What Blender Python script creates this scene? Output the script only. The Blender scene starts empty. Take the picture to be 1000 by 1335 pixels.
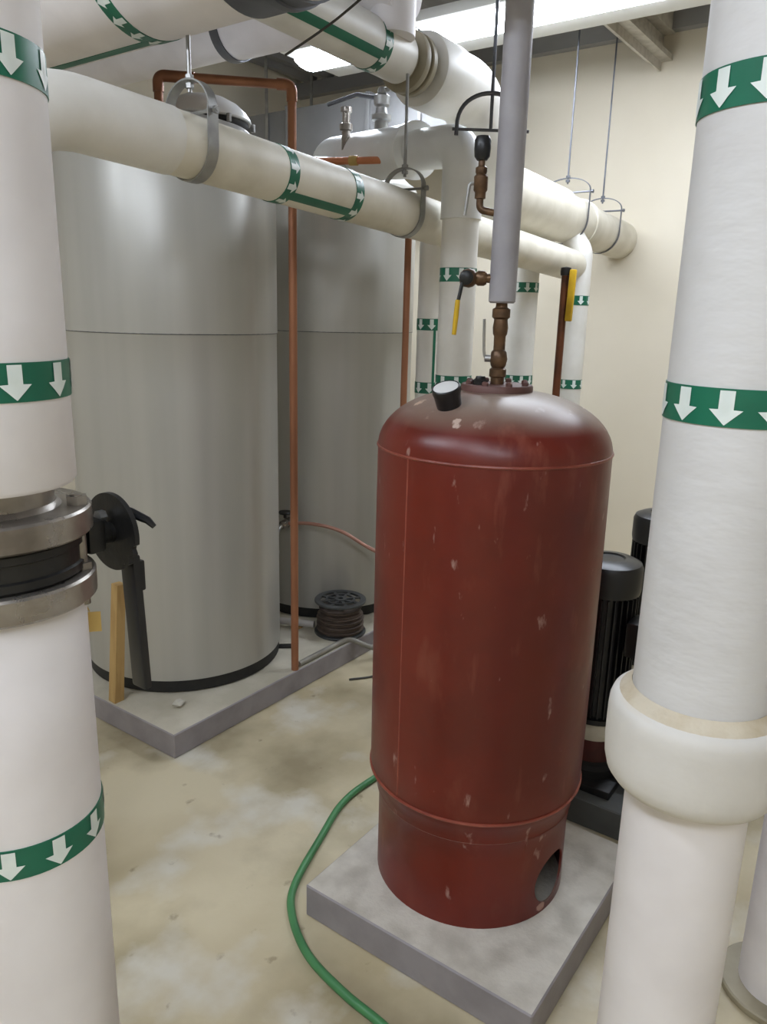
import bpy, bmesh, math, random
from mathutils import Vector, Matrix
random.seed(7)
PI = math.pi
scn = bpy.context.scene
COL = scn.collection
V = Vector

# ------------------------------------------------------------------ materials
def lin(c):
    return tuple(((x/255)/12.92 if x/255 <= .04045 else ((x/255+.055)/1.055)**2.4) for x in c) + (1,)

def mat(name, rgb, rough=.5, metal=0., var=None, vscale=4., vamt=.5, stretch=None, bump=0., bscale=60., bstretch=None,
        rvar=0., coat=0., detail=5., vlo=.4, vhi=.65):
    m = bpy.data.materials.new(name); m.use_nodes = True
    nt = m.node_tree; N = nt.nodes; L = nt.links
    b = N['Principled BSDF']
    b.inputs['Base Color'].default_value = lin(rgb)
    b.inputs['Roughness'].default_value = rough
    b.inputs['Metallic'].default_value = metal
    b.inputs['Coat Weight'].default_value = coat
    tc = N.new('ShaderNodeTexCoord')
    def noise(scale, st, det=detail):
        mp = N.new('ShaderNodeMapping'); L.new(tc.outputs['Object'], mp.inputs['Vector'])
        if st: mp.inputs['Scale'].default_value = st
        n = N.new('ShaderNodeTexNoise'); n.inputs['Scale'].default_value = scale; n.inputs['Detail'].default_value = det
        L.new(mp.outputs['Vector'], n.inputs['Vector']); return n
    if var:
        n = noise(vscale, stretch)
        r = N.new('ShaderNodeMapRange'); r.inputs['From Min'].default_value = vlo; r.inputs['From Max'].default_value = vhi
        r.inputs['To Max'].default_value = vamt
        L.new(n.outputs['Fac'], r.inputs['Value'])
        mx = N.new('ShaderNodeMix'); mx.data_type = 'RGBA'
        mx.inputs['A'].default_value = lin(rgb); mx.inputs['B'].default_value = lin(var)
        L.new(r.outputs['Result'], mx.inputs['Factor']); L.new(mx.outputs['Result'], b.inputs['Base Color'])
        m['mix'] = mx.name
    if rvar:
        n2 = noise(vscale*1.7, stretch)
        r2 = N.new('ShaderNodeMapRange'); r2.inputs['From Min'].default_value = .3; r2.inputs['From Max'].default_value = .7
        r2.inputs['To Min'].default_value = rough-rvar; r2.inputs['To Max'].default_value = rough+rvar
        L.new(n2.outputs['Fac'], r2.inputs['Value']); L.new(r2.outputs['Result'], b.inputs['Roughness'])
    if bump:
        n3 = noise(bscale, bstretch, 3.)
        bp = N.new('ShaderNodeBump'); bp.inputs['Strength'].default_value = bump; bp.inputs['Distance'].default_value = .004
        L.new(n3.outputs['Fac'], bp.inputs['Height']); L.new(bp.outputs['Normal'], b.inputs['Normal'])
    return m

def overlay(m, rgb, scale, lo, hi, amt, stretch=None, up=False, detail=6.):
    """a further blotch colour (wear, dust or stain) mixed over the base colour"""
    nt = m.node_tree; N = nt.nodes; L = nt.links; b = N['Principled BSDF']
    tc = N.new('ShaderNodeTexCoord'); mp = N.new('ShaderNodeMapping'); L.new(tc.outputs['Object'], mp.inputs['Vector'])
    if stretch: mp.inputs['Scale'].default_value = stretch
    n = N.new('ShaderNodeTexNoise'); n.inputs['Scale'].default_value = scale; n.inputs['Detail'].default_value = detail
    L.new(mp.outputs['Vector'], n.inputs['Vector'])
    r = N.new('ShaderNodeMapRange'); r.inputs['From Min'].default_value = lo; r.inputs['From Max'].default_value = hi; r.inputs['To Max'].default_value = amt
    L.new(n.outputs['Fac'], r.inputs['Value'])
    fac = r.outputs['Result']
    if up:
        g = N.new('ShaderNodeNewGeometry'); s = N.new('ShaderNodeSeparateXYZ'); L.new(g.outputs['Normal'], s.inputs['Vector'])
        r2 = N.new('ShaderNodeMapRange'); r2.inputs['From Min'].default_value = .62; r2.inputs['From Max'].default_value = .97
        L.new(s.outputs['Z'], r2.inputs['Value'])
        mu = N.new('ShaderNodeMath'); mu.operation = 'MULTIPLY'; L.new(fac, mu.inputs[0]); L.new(r2.outputs['Result'], mu.inputs[1]); fac = mu.outputs[0]
    mx = N.new('ShaderNodeMix'); mx.data_type = 'RGBA'; mx.inputs['B'].default_value = lin(rgb)
    src = b.inputs['Base Color']
    if src.is_linked: L.new(src.links[0].from_socket, mx.inputs['A'])
    else: mx.inputs['A'].default_value = src.default_value
    L.new(fac, mx.inputs['Factor']); L.new(mx.outputs['Result'], src)
    return m

M = {}
M['pvc'] = mat('white_pipe_jacket', (226,224,218), .45, var=(205,202,192), vscale=5, vamt=.6, bump=.12, bscale=25)
M['pvc_cream'] = mat('cream_pipe_jacket', (222,217,203), .5, var=(196,190,172), vscale=6, vamt=.7, bump=.15, bscale=22)
M['canvas'] = mat('canvas_pipe_jacket', (208,207,206), .65, var=(196,194,192), vscale=7, vamt=.6, bump=.55, bscale=20, bstretch=(.8,.8,1.9))
M['canvas_pale'] = mat('painted_pipe_jacket', (228,224,224), .6, var=(214,209,208), vscale=6, vamt=.6, bump=.14, bscale=22)
M['collar'] = overlay(mat('plaster_collar', (212,209,203), .7, var=(196,192,184), vscale=7, vamt=.6, bump=.3, bscale=30), (205,186,150), 5, .5, .75, .75, (1,1,4), up=True)
M['mastic'] = mat('mastic_seal', (200,190,170), .7, var=(172,154,122), vscale=18, vamt=.7, bump=.6, bscale=60)
M['green'] = mat('green_tape', (16,104,78), .35, var=(10,88,66), vscale=12, vamt=.6)
M['arrow'] = mat('white_arrow', (222,230,226), .4, var=(205,216,212), vscale=30, vamt=.5)
M['tape_edge'] = mat('pale_tape_edge', (186,222,205), .4)
M['jacket'] = mat('grey_tank_jacket', (182,181,175), .37, .25, var=(171,170,164), vscale=2.2, vamt=.6, stretch=(5,5,.3), rvar=.04, bump=.03, bscale=5, bstretch=(6,6,.3), detail=2.)
M['tank_white'] = mat('white_enamel', (232,234,234), .3, var=(215,215,212), vscale=5, vamt=.4)
M['black_rim'] = mat('black_rubber_rim', (26,27,27), .6, var=(44,43,41), vscale=20, vamt=.5)
M['red'] = mat('red_oxide_paint', (105,29,15), .36, var=(84,21,10), vscale=3.5, vamt=.8, rvar=.08, bump=.06, bscale=40)
overlay(M['red'], (124,66,50), 9, .60, .75, .4, (1.5,1.5,.6))
overlay(M['red'], (200,172,160), 24, .665, .73, .5, (1.0,1.0,.4))
overlay(M['red'], (168,106,88), 7, .62, .74, .25, (2.2,2.2,.5))
overlay(M['red'], (150,136,122), 3, .25, .5, .85, up=True)
def spot(m, rgb, p, r, sc, amt):
    nt = m.node_tree; N = nt.nodes; L = nt.links; b = N['Principled BSDF']; tc = N.new('ShaderNodeTexCoord')
    mp = N.new('ShaderNodeMapping'); mp.vector_type = 'TEXTURE'; mp.inputs['Location'].default_value = p; mp.inputs['Scale'].default_value = sc; L.new(tc.outputs['Object'], mp.inputs['Vector'])
    ln = N.new('ShaderNodeVectorMath'); ln.operation = 'LENGTH'; L.new(mp.outputs['Vector'], ln.inputs[0])
    n = N.new('ShaderNodeTexNoise'); n.inputs['Scale'].default_value = 45; n.inputs['Detail'].default_value = 3; L.new(tc.outputs['Object'], n.inputs['Vector'])
    ad = N.new('ShaderNodeMath'); ad.operation = 'MULTIPLY_ADD'; ad.inputs[1].default_value = r*1.6; L.new(n.outputs['Fac'], ad.inputs[0]); L.new(ln.outputs['Value'], ad.inputs[2])
    rg = N.new('ShaderNodeMapRange'); rg.inputs['From Min'].default_value = r*1.5; rg.inputs['From Max'].default_value = r*1.35; rg.inputs['To Max'].default_value = amt; L.new(ad.outputs[0], rg.inputs['Value'])
    mx = N.new('ShaderNodeMix'); mx.data_type = 'RGBA'; mx.inputs['B'].default_value = lin(rgb)
    L.new(b.inputs['Base Color'].links[0].from_socket, mx.inputs['A']); L.new(rg.outputs['Result'], mx.inputs['Factor']); L.new(mx.outputs['Result'], b.inputs['Base Color'])
spot(M['red'], (205,182,168), (1.494,.868,1.41), .022, (1,1,1), .8)
spot(M['red'], (214,186,164), (1.576,1.014,1.435), .026, (1,1,.8), .8)
spot(M['red'], (190,150,135), (1.666,.639,.118), .022, (1,1,.8), .7)
M['red_dark'] = mat('red_oxide_seam', (140,70,54), .38, var=(104,36,28), vscale=14, vamt=.6, bump=.25, bscale=90)
M['dust_plate'] = mat('dusty_flange', (104,72,66), .55, var=(82,52,46), vscale=12, vamt=.7)
M['black'] = mat('black_plastic', (20,21,24), .35, var=(32,33,36), vscale=12, vamt=.5)
M['black_paint'] = mat('black_iron', (24,24,25), .42, .15, var=(44,43,40), vscale=16, vamt=.5, bump=.2, bscale=70)
M['motor'] = mat('black_motor_paint', (15,15,16), .38, var=(30,29,28), vscale=14, vamt=.6)
M['steel'] = mat('bare_steel', (168,162,154), .3, .75, var=(104,96,88), vscale=10, vamt=.8, rvar=.1, bump=.15, bscale=50)
M['galv'] = mat('galvanised_steel', (168,168,166), .38, .75, var=(132,132,132), vscale=16, vamt=.6)
M['galv_dark'] = mat('dull_strap_steel', (104,106,112), .45, .6, var=(78,80,86), vscale=10, vamt=.6)
M['galv_duct'] = mat('grey_duct_steel', (140,140,140), .5, .3, var=(122,122,123), vscale=3, vamt=.6)
M['brass'] = mat('tarnished_brass', (112,86,62), .4, .6, var=(72,56,44), vscale=28, vamt=.8, bump=.2, bscale=80)
M['brass_tag'] = mat('brass_sheet', (206,178,110), .35, .35, var=(176,144,80), vscale=14, vamt=.6)
M['copper'] = mat('aged_copper', (162,110,80), .42, .3, var=(132,86,60), vscale=7, vamt=.8, stretch=(1,1,.5))
M['copper_dark'] = mat('dark_copper', (108,64,40), .4, .5, var=(58,38,28), vscale=7, vamt=.9)
M['copper_new'] = mat('bright_copper', (206,136,98), .35, .5, var=(190,112,74), vscale=9, vamt=.6)
M['copper_pink'] = mat('dull_copper_tube', (176,132,116), .45, .3, var=(150,104,88), vscale=9, vamt=.6)
M['yellow'] = mat('yellow_vinyl', (206,168,30), .4, var=(176,136,22), vscale=14, vamt=.5)
M['greywrap'] = mat('grey_pipe_wrap', (158,156,160), .5, var=(136,133,138), vscale=8, vamt=.7, bump=.1, bscale=30)
M['face'] = mat('gauge_face', (222,222,220), .25)
M['hose'] = mat('green_rubber_hose', (72,134,84), .42, var=(54,112,66), vscale=9, vamt=.6)
M['spool'] = mat('dark_grey_spool', (70,72,72), .5, var=(48,49,50), vscale=10, vamt=.6)
M['winding'] = mat('brown_cable_winding', (96,82,72), .6, var=(60,50,45), vscale=40, vamt=.8, stretch=(.3,.3,5), bump=.5, bscale=60, bstretch=(.3,.3,6))
M['wood'] = mat('pine_wood', (188,156,102), .6, var=(160,126,76), vscale=8, vamt=.8, stretch=(5,5,.6))
M['wire'] = mat('grey_wire', (62,60,56), .5)
M['conduit'] = mat('grey_conduit', (150,148,140), .45, .3, var=(118,114,106), vscale=10, vamt=.7)
M['white_plastic'] = mat('white_plastic_pipe', (196,192,188), .4)
M['housing'] = mat('light_housing', (206,206,202), .5)
M['tan'] = mat('tan_floor_flange', (158,150,128), .5, var=(132,124,104), vscale=9, vamt=.6)
M['darkred'] = mat('dark_red_iron', (74,26,22), .5, var=(40,20,18), vscale=12, vamt=.6)
M['paper'] = mat('dirty_scrap', (188,184,172), .8)
M['paintgrey'] = mat('grey_pad_paint', (148,143,146), .55, var=(128,123,126), vscale=9, vamt=.7, bump=.2, bscale=50)
M['padtop'] = overlay(mat('pad_concrete', (196,190,174), .8, var=(172,166,148), vscale=5, vamt=.8, bump=.35, bscale=90), (150,140,118), 3, .55, .8, .5)
M['padtop_grey'] = mat('pad_concrete_grey', (204,199,188), .8, var=(170,164,152), vscale=11, vamt=.8, bump=.4, bscale=90)
M['paddark'] = mat('dark_pad_paint', (92,94,92), .6, var=(72,73,71), vscale=6, vamt=.7)
M['wall'] = mat('cream_wall', (218,210,192), .8, var=(208,199,179), vscale=1.1, vamt=.7, bump=.06, bscale=40)
M['ceil'] = mat('grey_deck', (150,149,147), .75, var=(130,128,126), vscale=2.5, vamt=.6)
M['beam'] = mat('sprayed_beam', (186,181,170), .85, var=(160,154,142), vscale=22, vamt=.7, bump=.5, bscale=60)
f = mat('floor_concrete', (206,195,166), .5, var=(180,166,132), vscale=1.6, vamt=.85, rvar=.14, bump=.1, bscale=70)
overlay(f, (138,126,98), 1.9, .46, .66, .8)
overlay(f, (214,211,200), 3.3, .54, .68, .75)
overlay(f, (112,92,66), 13, .66, .74, .55)
M['floor'] = f

def emit(name, rgb, s):
    m = bpy.data.materials.new(name); m.use_nodes = True
    b = m.node_tree.nodes['Principled BSDF']
    b.inputs['Base Color'].default_value = (.9,.9,.9,1)
    b.inputs['Emission Color'].default_value = lin(rgb); b.inputs['Emission Strength'].default_value = s
    return m
M['lens'] = emit('lit_lens', (234,242,255), 9.0)
M['fill_lens'] = emit('lit_fill_lens', (234,242,255), 7.0)

# ------------------------------------------------------------------ mesh builder
class MB:
    def __init__(s): s.v = []; s.f = []; s.mi = []
    def add(s, vs, fs, mi=0):
        o = len(s.v); s.v += [tuple(x) for x in vs]
        s.f += [tuple(i+o for i in f) for f in fs]; s.mi += [mi]*len(fs); return s
    def box(s, c, d, rot=None, bev=0., mi=0):
        bm = bmesh.new(); bmesh.ops.create_cube(bm, size=1)
        bmesh.ops.scale(bm, vec=d, verts=bm.verts)
        if bev: bmesh.ops.bevel(bm, geom=list(bm.edges), offset=bev, segments=2, affect='EDGES', profile=.5)
        mtx = Matrix.Translation(V(c)) @ (rot if rot else Matrix())
        bm.transform(mtx); bm.verts.index_update()
        s.add([v.co for v in bm.verts], [[v.index for v in f.verts] for f in bm.faces], mi); bm.free(); return s
    def lathe(s, prof, c=(0,0,0), axis=(0,0,1), n=40, mi=0, a0=0., a1=2*PI):
        """prof: (radius, height) list, swept about an axis through c"""
        e1, e2, ax = frame(axis); c = V(c); full = abs(a1-a0-2*PI) < 1e-6
        m = n if full else n+1; vs = []; fs = []; rows = []
        for r, h in prof:
            if r < 1e-6 and full: rows.append([len(vs)]*m); vs.append(c+ax*h)
            else:
                rows.append(list(range(len(vs), len(vs)+m)))
                for k in range(m):
                    t = a0+(a1-a0)*k/n; vs.append(c+ax*h+(e1*math.cos(t)+e2*math.sin(t))*r)
        for i in range(len(rows)-1):
            A, B = rows[i], rows[i+1]
            for k in range(n):
                q = [A[k], A[(k+1) % m], B[(k+1) % m], B[k]]; u = []
                for x in q:
                    if x not in u: u.append(x)
                if len(u) >= 3: fs.append(u)
        return s.add(vs, fs, mi)
    def tube(s, pts, r, n=14, caps=True, closed=False, mi=0):
        pts = [V(p) for p in pts]; N = len(pts)
        rr = r if isinstance(r, (list, tuple)) else [r]*N
        T = []
        for i in range(N):
            a = pts[i-1] if (i or closed) else pts[0]; b = pts[(i+1) % N] if (i < N-1 or closed) else pts[-1]
            T.append((b-a).normalized())
        e1 = frame(T[0])[0]; vs = []; fs = []
        for i in range(N):
            if i:
                e1 = T[i-1].rotation_difference(T[i]) @ e1
            e1 = (e1-T[i]*e1.dot(T[i])).normalized(); e2 = T[i].cross(e1)
            for k in range(n):
                t = 2*PI*k/n; vs.append(pts[i]+(e1*math.cos(t)+e2*math.sin(t))*rr[i])
        for i in range(N if closed else N-1):
            j = (i+1) % N
            for k in range(n): fs.append((i*n+k, i*n+(k+1) % n, j*n+(k+1) % n, j*n+k))
        if caps and not closed:
            fs.append(tuple(reversed(range(n)))); fs.append(tuple(range((N-1)*n, N*n)))
        return s.add(vs, fs, mi)
    def build(s, name, m, parent=None, sharp=40, flat=False):
        me = bpy.data.meshes.new(name); me.from_pydata(s.v, [], s.f)
        bm = bmesh.new(); bm.from_mesh(me); bmesh.ops.recalc_face_normals(bm, faces=bm.faces); bm.to_mesh(me); bm.free()
        for mm in (m if isinstance(m, (list, tuple)) else [m]): me.materials.append(mm)
        me.polygons.foreach_set('material_index', s.mi)
        if not flat:
            me.polygons.foreach_set('use_smooth', [True]*len(me.polygons)); me.set_sharp_from_angle(angle=math.radians(sharp))
        o = bpy.data.objects.new(name, me); COL.objects.link(o)
        if parent is not None:
            o.parent = parent; o.matrix_parent_inverse = world(parent).inverted()
        return o

def world(o):
    m = o.matrix_basis.copy()
    while o.parent: m = o.parent.matrix_basis @ o.matrix_parent_inverse @ m if False else (o.parent.matrix_basis @ (o.matrix_parent_inverse @ m)); o = o.parent
    return m

def frame(ax):
    ax = V(ax).normalized()
    e1 = V((1,0,0)) if abs(ax.z) > .9 else V((0,0,1)).cross(ax).normalized()
    e1 = (e1-ax*e1.dot(ax)).normalized()
    return e1, ax.cross(e1), ax

def fillet(pts, r, n=8):
    pts = [V(p) for p in pts]; out = [pts[0]]
    for i in range(1, len(pts)-1):
        p = pts[i]; a = (pts[i-1]-p); b = (pts[i+1]-p); la, lb = a.length, b.length; a.normalize(); b.normalize()
        ang = a.angle(b); t = min(r/math.tan(ang/2), la*.49, lb*.49)
        p0, p2 = p+a*t, p+b*t
        for k in range(n+1):
            u = k/n; out.append(p0*(1-u)**2+p*2*u*(1-u)+p2*u*u)
    out.append(pts[-1]); return out

def spline(pts, per=8):
    P = [V(p) for p in pts]; P = [P[0]*2-P[1]]+P+[P[-1]*2-P[-2]]; out = []
    for i in range(1, len(P)-2):
        for k in range(per):
            t = k/per
            out.append(.5*((2*P[i])+(P[i+1]-P[i-1])*t+(2*P[i-1]-5*P[i]+4*P[i+1]-P[i+2])*t*t+(3*P[i]-P[i-1]-3*P[i+1]+P[i+2])*t**3))
    out.append(P[-2]); return out

def tag(o, label, cat, group=None):
    o['label'] = label; o['category'] = cat
    if group: o['group'] = group
    return o
def thing(name, loc, label, cat, group=None):
    o = bpy.data.objects.new(name, None); COL.objects.link(o); o.location = loc; o.empty_display_size = .1
    return tag(o, label, cat, group)
def struct(name, mb, m, **k):
    o = mb.build(name, m, **k); o['kind'] = 'structure'; return o

# ------------------------------------------------------------------ green arrow tape
def cylpt(P, fr, l, th, r):
    e1, e2, ax = fr; return V(P)+ax*l+(e1*math.cos(th)+e2*math.sin(th))*r
def patch(mb, P, fr, R, l0, l1, t0, t1, n=8, th=.0012, mi=0):
    vs = []; fs = []
    for k in range(n+1):
        t = t0+(t1-t0)*k/n
        vs += [cylpt(P, fr, l0, t, R), cylpt(P, fr, l1, t, R), cylpt(P, fr, l1, t, R-th), cylpt(P, fr, l0, t, R-th)]
    for k in range(n):
        a = 4*k
        for j in range(4): fs.append((a+j, a+(j+1) % 4, a+4+(j+1) % 4, a+4+j))
    fs += [(0,1,2,3), (4*n+3, 4*n+2, 4*n+1, 4*n)]
    return mb.add(vs, fs, mi)
def tape(parent, P, axis, R, w=.05, sgn=-1, phase=0., step=None, sc=1.):
    """a band round the pipe at P; arrows point along sgn*axis"""
    fr = frame(axis); mb = MB()
    mb.lathe([(R-.0005,-w/2), (R+.0016,-w/2), (R+.0016,w/2), (R-.0005,w/2), (R-.0005,-w/2)], P, axis, 56)
    t = mb.build('arrow_tape', M['green'], parent)
    n = step or max(5, round(2*PI*R/(.0575*sc)))
    for k in range(n):
        th = phase+2*PI*k/n; a = MB(); vs = []; fs = []; rows = []
        # rows from tail (s=0) to tip (s=1), given as half-width
        L = w*.90
        prof = [(-.45,.0085), (-.2,.0085), (.04,.0085), (.05,.019), (.25,.0095), (.448,.0004)]
        for s_, hw in prof:
            row = []
            for j in range(5):
                x = hw*sc*(j-2)/2; row.append(len(vs)); vs.append(cylpt(P, fr, sgn*s_*w, th+x/R, R+.0026))
            rows.append(row)
        for i in range(len(rows)-1):
            for j in range(4): fs.append((rows[i][j], rows[i][j+1], rows[i+1][j+1], rows[i+1][j]))
        a.add(vs, fs); a.build('arrow', M['arrow'], t)
    return t
def stripe(parent, P, axis, R, l0, l1, th, w=.03):
    fr = frame(axis); mb = MB(); d = w/2/R
    patch(mb, P, fr, R+.0018, l0, l1, th-d, th+d, 6, .002)
    return mb.build('tape_strip', M['green'], parent)

# ================================================================== the room
WX, WL, WR, WF, CZ = 5.15, 4.6, -2.2, -2.4, 3.40
mb = MB().box(((WX+WF)/2, (WL+WR)/2, -.05), (WX-WF+.4, WL-WR+.4, .1)); struct('floor', mb, M['floor'], flat=True)
mb = MB()
# ribbed steel deck: flutes running along x
y = WR-.2
vs = []; fs = []
prof = []
while y < WL+.2:
    prof += [(y, CZ), (y+.06, CZ), (y+.08, CZ+.05), (y+.16, CZ+.05), (y+.18, CZ)]; y += .18
for (yy, zz) in prof: vs += [(WF-.2, yy, zz), (WX+.2, yy, zz)]
for i in range(len(prof)-1): fs.append((2*i, 2*i+1, 2*i+3, 2*i+2))
mb.add(vs, fs); mb.box(((WX+WF)/2, (WL+WR)/2, CZ+.12), (WX-WF+.4, WL-WR+.4, .1)); struct('ceiling', mb, M['ceil'], flat=True)
struct('wall_back', MB().box((WX+.1, (WL+WR)/2, CZ/2+.05), (.2, WL-WR+.4, CZ+.1)), M['wall'], flat=True)
struct('wall_left', MB().box(((WX+WF)/2, WL+.1, CZ/2+.05), (WX-WF, .2, CZ+.1)), M['wall'], flat=True)
struct('wall_right', MB().box(((WX+WF)/2, WR-.1, CZ/2+.05), (WX-WF, .2, CZ+.1)), M['wall'], flat=True)
struct('wall_front', MB().box((WF-.1, (WL+WR)/2, CZ/2+.05), (.2, WL-WR+.4, CZ+.1)), M['wall'], flat=True)
# joist running out of the back wall, and an angle along the top of the wall
struct('trim_1', MB().box((WX-1.6, 1.70, 3.20), (3.2, .012, .20)).box((WX-1.6, 1.70, 3.165), (3.2, .14, .03)).box((WX-1.6, 1.70, 3.345), (3.2, .14, .11), bev=.004), M['beam'], flat=True)
struct('trim_2', MB().box((WX-.035, (WL+WR)/2, 3.35), (.07, WL-WR, .1)), M['ceil'], flat=True)

# ------------------------------------------------------------------ fluorescent lights
def light(x0, y0, y1, z, label, w=.22, lens='lens'):
    c = (x0, (y0+y1)/2, z); t = thing('fluorescent_light', c, label, 'ceiling light', 'fluorescent strip lights')
    L = y1-y0
    mb = MB().box((x0+.09, c[1], z+.055), (w+.3, L+.1, .05), bev=.006).box((x0+.02, c[1], z+.18), (.12, L*.3, .22))
    mb.build('housing', M['housing'], t)
    pr = [(-w/2, 0), (-w/2*.92, -.03), (-w/4, -.048), (0, -.053), (w/4, -.048), (w/2*.92, -.03), (w/2, 0)]
    vs = []; n = len(pr)
    for yy in (y0, y1): vs += [(x0+a, yy, z+.03+b) for a, b in pr]
    fs = [(i, i+1, n+i+1, n+i) for i in range(n-1)]+[tuple(range(n)), tuple(range(2*n-1, n-1, -1)), (0, n-1, 2*n-1, n)]
    MB().add(vs, fs).build('diffuser', M[lens], t)
    for yy in (y0+.5, y1-.5):
        MB().tube([(x0+.1, yy, z+.08), (x0+.1, yy, CZ+.03)], .004, 8).build('hanger_rod', M['galv'], t)
light(3.68, .25, 3.24, 3.0, 'long lit fluorescent strip hanging across the room before the cream wall')
light(-.25, .5, 2.9, 3.0, 'unseen fluorescent strip added over the near end of the aisle as fill light', lens='fill_lens')  # out-of-view strip, added to light the column faces and tank fronts
light(-.8, -1.6, .5, 3.0, 'unseen fluorescent strip added behind the camera to brighten the white columns', lens='fill_lens')  # added fill strip behind the camera, brightens the near columns

# ================================================================== concrete pads
def pad(name, x0, x1, y0, y1, h, top, side, label):
    mb = MB(); cx, cy = (x0+x1)/2, (y0+y1)/2
    bm = bmesh.new(); bmesh.ops.create_cube(bm, size=1); bmesh.ops.scale(bm, vec=(x1-x0, y1-y0, h), verts=bm.verts)
    bmesh.ops.bevel(bm, geom=list(bm.edges), offset=.004, segments=1, affect='EDGES'); bmesh.ops.translate(bm, vec=(cx, cy, h/2), verts=bm.verts)
    bm.verts.index_update(); bm.normal_update()
    for fc in bm.faces: mb.add([v.co for v in fc.verts], [list(range(len(fc.verts)))], 0 if fc.normal.z > .9 else 1)
    bm.free()
    o = mb.build(name, [top, side], None, flat=True); return tag(o, label, 'concrete pad')
pad('concrete_pad', 1.36, 2.07, .517, 1.205, .1, M['padtop_grey'], M['paintgrey'], 'square grey concrete pad under the red tank')
pad('concrete_pad', 1.64, 4.6, 2.108, 3.7, .1, M['padtop'], M['paintgrey'], 'long concrete pad with grey painted edge under the two grey tanks')
pad('concrete_pad', 2.212, 3.3, .35, 1.06, .1, M['paddark'], M['paddark'], 'dark painted concrete pad under the black pumps')

# ================================================================== red expansion tank
AZ = math.radians(27.4); tx, ty = 1.95*math.cos(AZ), 1.95*math.sin(AZ)
rt = thing('expansion_tank', (tx, ty, .1), 'tall red oxide painted tank with domed top on square grey pad', 'tank')
R = .293
prof = [(R-.002, .43), (R, .44)]
for k in range(1, 9): prof.append((R+.001*math.sin(k/8*PI), .44+.886*k/8))
for k in range(1, 17):
    a = k/16*PI/2; prof.append((R*math.cos(a)**.8 if k < 16 else 0, 1.326+.146*math.sin(a)))
MB().lathe([(0,.40), (.2,.40)]+[(R-.008, .428)]+prof, (tx, ty, 0), n=96).build('shell', M['red'], rt, sharp=60)
# skirt with a real round access hole (a grid of faces with the hole cut out, ring stitched by projection)
RS = .267
def skirt():
    mb = MB(); ctr = PI+AZ+math.radians(58); zc = .19; hr_t = .075; hr_z = .072; n = 48
    # hole rim
    rim = [(ctr+hr_t/RS*math.cos(2*PI*k/n), zc+hr_z*math.sin(2*PI*k/n)) for k in range(n)]
    hw, z0, z1 = .45, .1, .362
    def square(k):
        c, s_ = math.cos(2*PI*k/n), math.sin(2*PI*k/n); m = max(abs(c), abs(s_))
        zz = zc+(s_/m)*((z1-zc) if s_ > 0 else (zc-z0)); return (ctr+hw*c/m, zz)
    def P(t, z, r): return (tx+r*math.cos(t), ty+r*math.sin(t), z)
    def rad(z): return RS+max(0, (z-.33))*.25
    steps = 4
    for r_off in (0, -.006):
        vs = []; fs = []
        for k in range(n):
            a = rim[k]; b = square(k)
            for j in range(steps+1):
                u = j/steps; t, z = a[0]*(1-u)+b[0]*u, a[1]*(1-u)+b[1]*u; vs.append(P(t, z, rad(z)+r_off))
        for k in range(n):
            for j in range(steps):
                i0 = k*(steps+1)+j; i1 = ((k+1) % n)*(steps+1)+j; fs.append((i0, i1, i1+1, i0+1))
        mb.add(vs, fs)
    vs = []; fs = []
    for k in range(n): vs += [P(*rim[k], RS), P(*rim[k], RS-.006)]
    for k in range(n): j = (k+1) % n; fs.append((2*k, 2*j, 2*j+1, 2*k+1))
    mb.add(vs, fs)
    zs = [.1, .2, .3, .33, .362]
    mb.lathe([(rad(z), z) for z in zs]+[(rad(z)-.006, z) for z in reversed(zs)], (tx, ty, 0), n=72, a0=ctr+hw, a1=ctr-hw+2*PI)
    mb.lathe([(RS+.007, .358), (RS+.0075, .37), (RS+.010, .385), (RS+.016, .405), (RS+.022, .42), (R-.002, .432)], (tx, ty, 0), n=96)
    return mb
skirt().build('skirt', M['red'], rt, sharp=50)
def ring(z, r, w=.004): return MB().tube([(tx+r*math.cos(t), ty+r*math.sin(t), z) for t in [2*PI*k/96 for k in range(96)]], w, 8, closed=True)
ring(.430, R-.001, .0045).build('weld_seam', M['red_dark'], rt)
ring(1.328, R-.001, .004).build('weld_seam', M['red_dark'], rt)
va = PI+AZ-math.radians(41)
MB().tube([(tx+(R-.0015)*math.cos(va), ty+(R-.0015)*math.sin(va), z) for z in (.44, .8, 1.1, 1.325)], .003, 8).build('weld_seam', M['red_dark'], rt)
fl = MB().lathe([(0,1.463), (.086,1.463), (.089,1.466), (.089,1.480), (.086,1.484), (.03,1.484), (0,1.484)], (tx, ty, 0), n=48).build('top_flange', M['dust_plate'], rt)
for k in range(8):
    a = PI+AZ+2*PI*(k+.5)/8
    MB().lathe([(0,1.484), (.008,1.484), (.008,1.491), (.005,1.494), (0,1.494)], (tx+.074*math.cos(a), ty+.074*math.sin(a), 0), n=6).build('bolt', M['dust_plate'], fl)
# gauge on the dome
ga = V((1.547, .920, 0))-V((tx, ty, 0)); gr = .188; ga.normalize()
gp = V((tx, ty, 0))+ga*gr; gz = 1.326+.146*math.sqrt(1-(gr/.30)**2)
gax = (V((0,0,1))+ga*.30+V((-.3,-.1,0))*.5).normalized()
g = MB().lathe([(.012,-.03), (.012,-.01), (.0275,-.008), (.029,0), (.0315,.03), (.0335,.036), (.0335,.048), (.031,.05), (.029,.047), (0,.047)], V((gp.x, gp.y, gz))+gax*.004, gax, 36).build('pressure_gauge', M['black'], rt)
MB().lathe([(0,.0478), (.0292,.0478), (.0292,.0486), (0,.0492)], V((gp.x, gp.y, gz))+gax*.004, gax, 36).build('dial', M['face'], g)
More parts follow.
